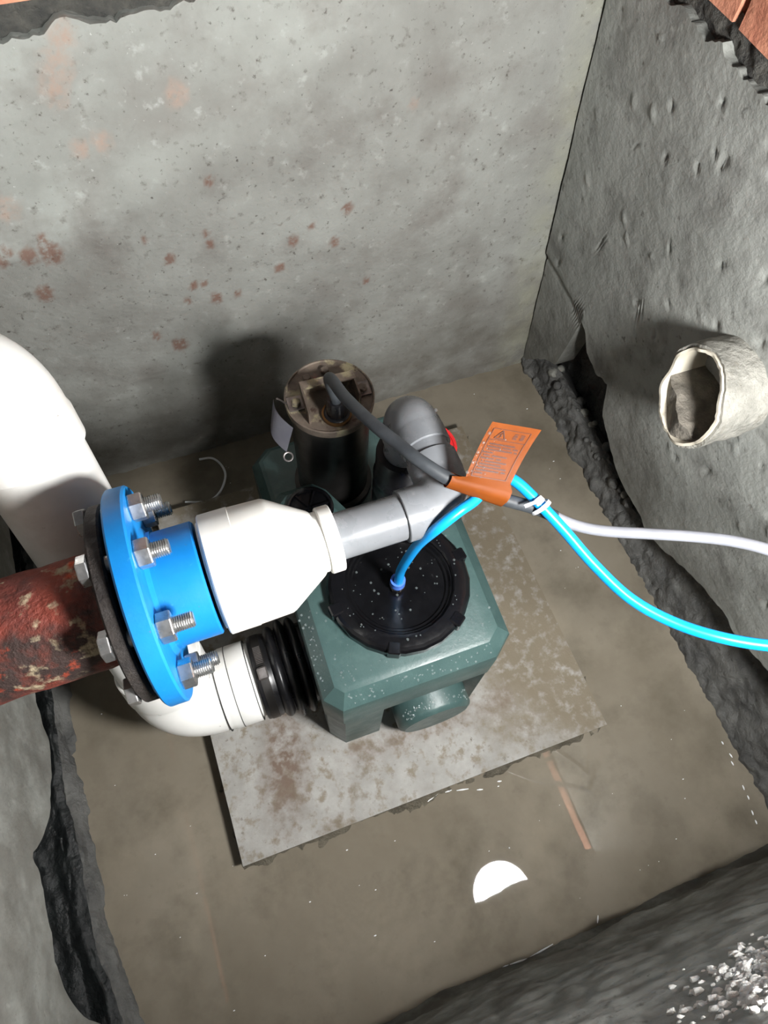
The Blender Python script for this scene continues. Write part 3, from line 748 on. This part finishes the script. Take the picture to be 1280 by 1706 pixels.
TUBE = [(0.167, 0.305, 0.319), (0.167, 0.304, 0.346), (0.167, 0.302, 0.376), (0.168, 0.293, 0.429), (0.173, 0.283, 0.489), (0.184, 0.274, 0.535), (0.21, 0.279, 0.551), (0.23, 0.286, 0.549), (0.251, 0.296, 0.551), (0.272, 0.297, 0.553), (0.282, 0.288, 0.551), (0.297, 0.263, 0.541), (0.314, 0.233, 0.527), (0.333, 0.192, 0.512), (0.356, 0.148, 0.502), (0.385, 0.111, 0.502), (0.418, 0.079, 0.511), (0.457, 0.052, 0.523), (0.503, 0.027, 0.544), (.57,.0,.60),(.65,-.03,.72),(.70,-.05,.83)]
bm = N(); sweep(bm, catmull(TUBE, 8), .0060, 20)
o = finish(bm, 'blue_tube', 'blue_tube', loc=tuple(TUBE[0])); tag(o, 'bright blue air tube curving from the black lid to the right', 'tube')
# cable tie
t = thing('cable_tie', 'white nylon cable tie binding blue tube to the cable', 'cable tie', (.299, .265, .53))
ctr = (Vector(TUBE[11]) + Vector((.300, .263, .527))) / 2
dirv = (Vector(TUBE[12]) - Vector(TUBE[10])).normalized(); _, u_, v_ = frame(dirv)
loop = [ctr + (u_ * cos(q) * .0082 + v_ * sin(q) * .0160) for q in [2 * pi * i / 32 for i in range(33)]]
bm = N()
rings = []
for p in loop:
    o_ = (p - ctr).normalized()
    rings.append([bm.verts.new(p - dirv * .0022), bm.verts.new(p + dirv * .0022), bm.verts.new(p + dirv * .0022 + o_ * .0014), bm.verts.new(p - dirv * .0022 + o_ * .0014)])
for A, B in zip(rings, rings[1:]):
    for i in range(4): bm.faces.new((A[i], A[(i + 1) % 4], B[(i + 1) % 4], B[i]))
finish(bm, 'tie_band', 'tie', t)
hd = Vector(TUBE[11]) + Vector((-.003, .001, .0085))
bm = N(); add_box(bm, -.005, .005, -.0036, .0036, -.003, .003); bevel(bm, .001, 1); bmesh.ops.transform(bm, matrix=Matrix.Translation(hd) @ Matrix.Rotation(rad(20), 4, 'Z'), verts=bm.verts); finish(bm, 'tie_head', 'tie', t, smooth=False)
bm = N(); add_box(bm, -.019, 0, -.0017, .0017, -.0006, .0006); bmesh.ops.transform(bm, matrix=Matrix.Translation(hd) @ Matrix.Rotation(rad(8), 4, 'Z') @ Matrix.Rotation(rad(10), 4, 'Y'), verts=bm.verts); finish(bm, 'tie_tail', 'tie', t, smooth=False)
# orange warning tag wrapped round the cable
TLc, TRc, BRc, BLc = [Vector(p) for p in ((0.258,0.331,0.617), (0.305,0.312,0.607), (0.268,0.285,0.564), (0.224,0.303,0.574))]
t = thing('warning_tag', 'orange electrical warning tag wrapped around the black cable', 'tag', (.24, .29, .556))
nrm = (TRc - TLc).cross(BLc - TLc).normalized()
if nrm.z < 0: nrm = -nrm
def tagp(u, v, h=0.0):
    p = (TLc * (1 - u) + TRc * u) * (1 - v) + (BLc * (1 - u) + BRc * u) * v
    return p + nrm * (h - .0035 * sin(pi * v))
cable_dir = (Vector((.265, .278, .543)) - Vector((.212, .306, .567))).normalized()
bm = N(); n = 14; G = []
W0, W1 = Vector((0.207,0.3085,0.569)), Vector((0.261,0.280,0.545))
for i in range(n + 1):
    u = i / n; row = [bm.verts.new(tagp(u, j / 12)) for j in range(13)]
    cc = W0 * (1 - u) + W1 * u                      # cable centre under the wrap
    e = (tagp(u, 1.0) - cc); e = e - cable_dir * e.dot(cable_dir)
    q0 = e.normalized(); q1 = cable_dir.cross(q0)
    if q1.y > 0: q1 = -q1
    r0 = e.length
    for k in range(1, 15):
        th = k / 14 * rad(300); r = r0 + (.0085 - r0) * min(1, k / 4)
        row.append(bm.verts.new(cc + (q0 * cos(th) + q1 * sin(th)) * r))
    G.append(row)
for A, B in zip(G, G[1:]):
    for j in range(len(A) - 1): bm.faces.new((A[j], B[j], B[j + 1], A[j + 1]))
bmesh.ops.solidify(bm, geom=list(bm.faces), thickness=.0005)
finish(bm, 'tag_sheet', 'orange', t, angle=60)
bm = N()
def strip(p, q, w):
    (u0, v0), (u1, v1) = p, q; a_ = Vector((u1 - u0, (v1 - v0) * 1.25)); L = a_.length; pn = Vector((-a_.y, a_.x)) / L * w / 2
    ns = max(1, int(L / .12)); prev = None
    for i in range(ns + 1):
        f = i / ns; uu, vv = u0 + (u1 - u0) * f, v0 + (v1 - v0) * f
        cur = [bm.verts.new(tagp(uu + s * pn.x, vv + s * pn.y / 1.25, .0009)) for s in (-1, 1)]
        if prev: bm.faces.new((prev[0], cur[0], cur[1], prev[1]))
        prev = cur
for p, q in (((.10, .10), (.86, .10)), ((.86, .10), (.86, .96)), ((.86, .96), (.10, .96)), ((.10, .96), (.10, .10)), ((.10, .30), (.86, .30))): strip(p, q, .012)
for p, q in (((.20, .27), (.41, .27)), ((.41, .27), (.305, .12)), ((.305, .12), (.20, .27))): strip(p, q, .016)
for p, q in (((.325, .165), (.29, .21)), ((.29, .21), (.32, .21)), ((.32, .21), (.295, .25))): strip(p, q, .014)
for uu in (.56, .70):
    for k in range(5): strip((uu + rng.uniform(-.01, .01), .155 + k * .022), (uu + .075, .155 + k * .022 + rng.uniform(-.008, .008)), .016)
r2 = random.Random(3)
rows = [(.18, .70), (.16, .78), (.14, .82), (.13, .34), (.17, .66), (.14, .56), (.18, .72), (.16, .60), (.16, .74), (.14, .76), (.14, .30)]
for i, (u0, u1) in enumerate(rows):
    v = .36 + i * .052; uu = u0
    while uu < u1:
        if r2.random() > .07:
            strip((uu, v), (uu, v + .028), .014); strip((uu + .016, v + r2.uniform(0, .01)), (uu + .016, v + .028), .012); strip((uu - .004, v + r2.uniform(.004, .022)), (uu + .02, v + r2.uniform(.004, .022)), .010)
        uu += .036
finish(bm, 'tag_print', 'print', t, smooth=False, kind='stuff')
bm = N()
for k in range(26):
    u, v = (rng.uniform(0.02, .5), rng.uniform(.2, 1)) if k > 4 else (rng.uniform(-.01, .06), .2 + k * .18)
    q = bmesh.ops.create_icosphere(bm, subdivisions=2, radius=rng.choice([.0006, .0009, .0012]) if k > 4 else .0022)['verts']
    p = tagp(u, v, .0008)
    for w in q: w.co = p + w.co * .8
finish(bm, 'tag_beads', 'drop', t, kind='stuff')

# ------------------------------------------------------------------ stub pipe in the right wall
t = thing('mortared_stub_pipe', 'broken mortar-coated pipe stub sticking out of the right wall', 'pipe', (.60, .355, .505))
SO = Vector((.74, .352, .503)); SD = Vector((-1, 0, 0)); seg = 72
def endlen(an):   # broken, oblique mouth
    return .190 - .012 * sin(an) + .012 * cos(an) + .007 * mnoise.noise(Vector((cos(an) * 2, sin(an) * 2, 1))) + .002 * mnoise.noise(Vector((cos(an) * 7, sin(an) * 7, 4)))
ax, u_, v_ = frame(SD)
def ringp(r, f, an, jit=0): 
    L = endlen(an) * f; p = SO + ax * L + (u_ * cos(an) + v_ * sin(an)) * r
    return p
def coat(r, f, an):
    p = ringp(r, f, an); d = (.0035 * fbm(p, 24, 4) + .0016 * fbm(p, 110, 4)) * min(1, (1.02 - f) * 6); o_ = (u_ * cos(an) + v_ * sin(an))
    return p + o_ * d
bm = N(); R_ = []
for f in frange(0, .985, .02): R_.append([bm.verts.new(coat(.0605 + .018 * max(0, (.55 - f)) ** 2 * 4, f, 2 * pi * i / seg)) for i in range(seg)])
R_.append([bm.verts.new(ringp(.0570, .985, 2 * pi * i / seg)) for i in range(seg)])
for A, B in zip(R_, R_[1:]):
    for i in range(seg): j = (i + 1) % seg; bm.faces.new((A[i], A[j], B[j], B[i]))
finish(bm, 'mortar_coat', 'dry_mortar', t, angle=60)
bm = N(); R_ = []
for (r, f) in ((.0565, .5), (.0565, 1.0), (.0530, 1.0), (.0530, .8), (.0530, .5), (.0530, .05), (.02, .05)): R_.append([bm.verts.new(ringp(r, f, 2 * pi * i / seg)) for i in range(seg)])
for A, B in zip(R_, R_[1:]):
    for i in range(seg): j = (i + 1) % seg; bm.faces.new((A[i], A[j], B[j], B[i]))
bm.faces.new(R_[-1])
finish(bm, 'plastic_pipe', 'liner', t, angle=40, label='cream plastic pipe wall showing at the mouth')
bm = N(); G = []
for f in frange(.25, .975, .03):
    row = []
    for i in range(17):
        yy = -.0480 + .096 * i / 16; zz = -.0215
        p = SO + ax * (endlen(math.atan2(zz, -yy)) * f) + Vector((0, yy, zz)); p.z += (.003 * fbm(p, 60, 4) - .006 * max(0, f - .7)) * (0 if i in (0, 16) else 1); row.append(bm.verts.new(p))
    G.append(row)
for A, B in zip(G, G[1:]):
    for j in range(16): bm.faces.new((A[j], B[j], B[j + 1], A[j + 1]))
bk = [bm.verts.new(v.co + Vector((0, 0, -max(.001, math.sqrt(max(0, .0526 ** 2 - (v.co.y - SO.y) ** 2)) + (v.co.z - SO.z))))) for v in G[-1]]
for j in range(16): bm.faces.new((G[-1][j], bk[j], bk[j + 1], G[-1][j + 1]))
finish(bm, 'silt_in_bore', 'bore_dirt', t)

# ------------------------------------------------------------------ small things
RS = [(-.043, .775, .010), (-.019, .768, .012), (-.006, .745, .013), (-.006, .720, .013), (-.024, .692, .012), (-.050, .682, .010), (-.089, .694, .008)]
bm = N(); sweep(bm, catmull(RS, 8), .0022, 10)
o = finish(bm, 'plastic_strip', 'tie', loc=(-.05, .70, .005)); tag(o, 'thin white curled strip lying in shadow behind the reducer', 'strip')
# red plastic clip standing beside the rear block
t = thing('red_clip', 'small bright red plastic clip beside the grey elbow', 'clip', (.362, .56, PZ))
bm = N(); pts = [Vector((.352 + .016 * cos(q), .562 + .030 * sin(q), 0)) for q in [rad(-60 + 150 * i / 12) for i in range(13)]]
A = []
for p in pts:
    d = (p - Vector((.352, .562, 0))).normalized() * .005
    A.append([bm.verts.new((p.x, p.y, PZ + .001)), bm.verts.new((p.x + d.x, p.y + d.y, PZ + .001)), bm.verts.new((p.x + d.x, p.y + d.y, .190)), bm.verts.new((p.x, p.y, .190))])
for P, Q in zip(A, A[1:]):
    for i in range(4): bm.faces.new((P[i], P[(i + 1) % 4], Q[(i + 1) % 4], Q[i]))
bm.faces.new(A[0]); bm.faces.new(A[-1])
finish(bm, 'clip_wall', 'red', t, angle=40)
bm = N(); add_box(bm, .348, .372, .545, .580, .182, .188); bevel(bm, .002, 1); finish(bm, 'clip_bridge', 'red', t, smooth=False)

# ------------------------------------------------------------------ round work lamp standing on the front rim (seen only mirrored in the water)
t = thing('work_lamp', 'round white work lamp on the front rim, mirrored in the water', 'lamp', (LAMP.x, -.26, .78))
bm = N(); bmesh.ops.create_uvsphere(bm, u_segments=32, v_segments=16, radius=.075); bmesh.ops.translate(bm, verts=bm.verts, vec=LAMP)
finish(bm, 'globe', M['emit'], t)
bm = N(); lathe(bm, [(0, 0), (.03, 0), (.032, .01), (.026, .06), (0, .06)], LAMP + Vector((0, -.130, .0)), Y_, 32); finish(bm, 'lamp_socket', 'black', t)
bm = N(); sweep(bm, [(LAMP.x, -.275, .786), (LAMP.x, -.275, .90), (LAMP.x, -.275, 1.02)], .009, 16); finish(bm, 'stand_post', 'black', t)
bm = N(); lathe(bm, [(0, 0), (.06, 0), (.06, .008), (.02, .012), (0, .012)], (LAMP.x, -.275, .7805), Z_, 40); finish(bm, 'stand_base', 'black', t)
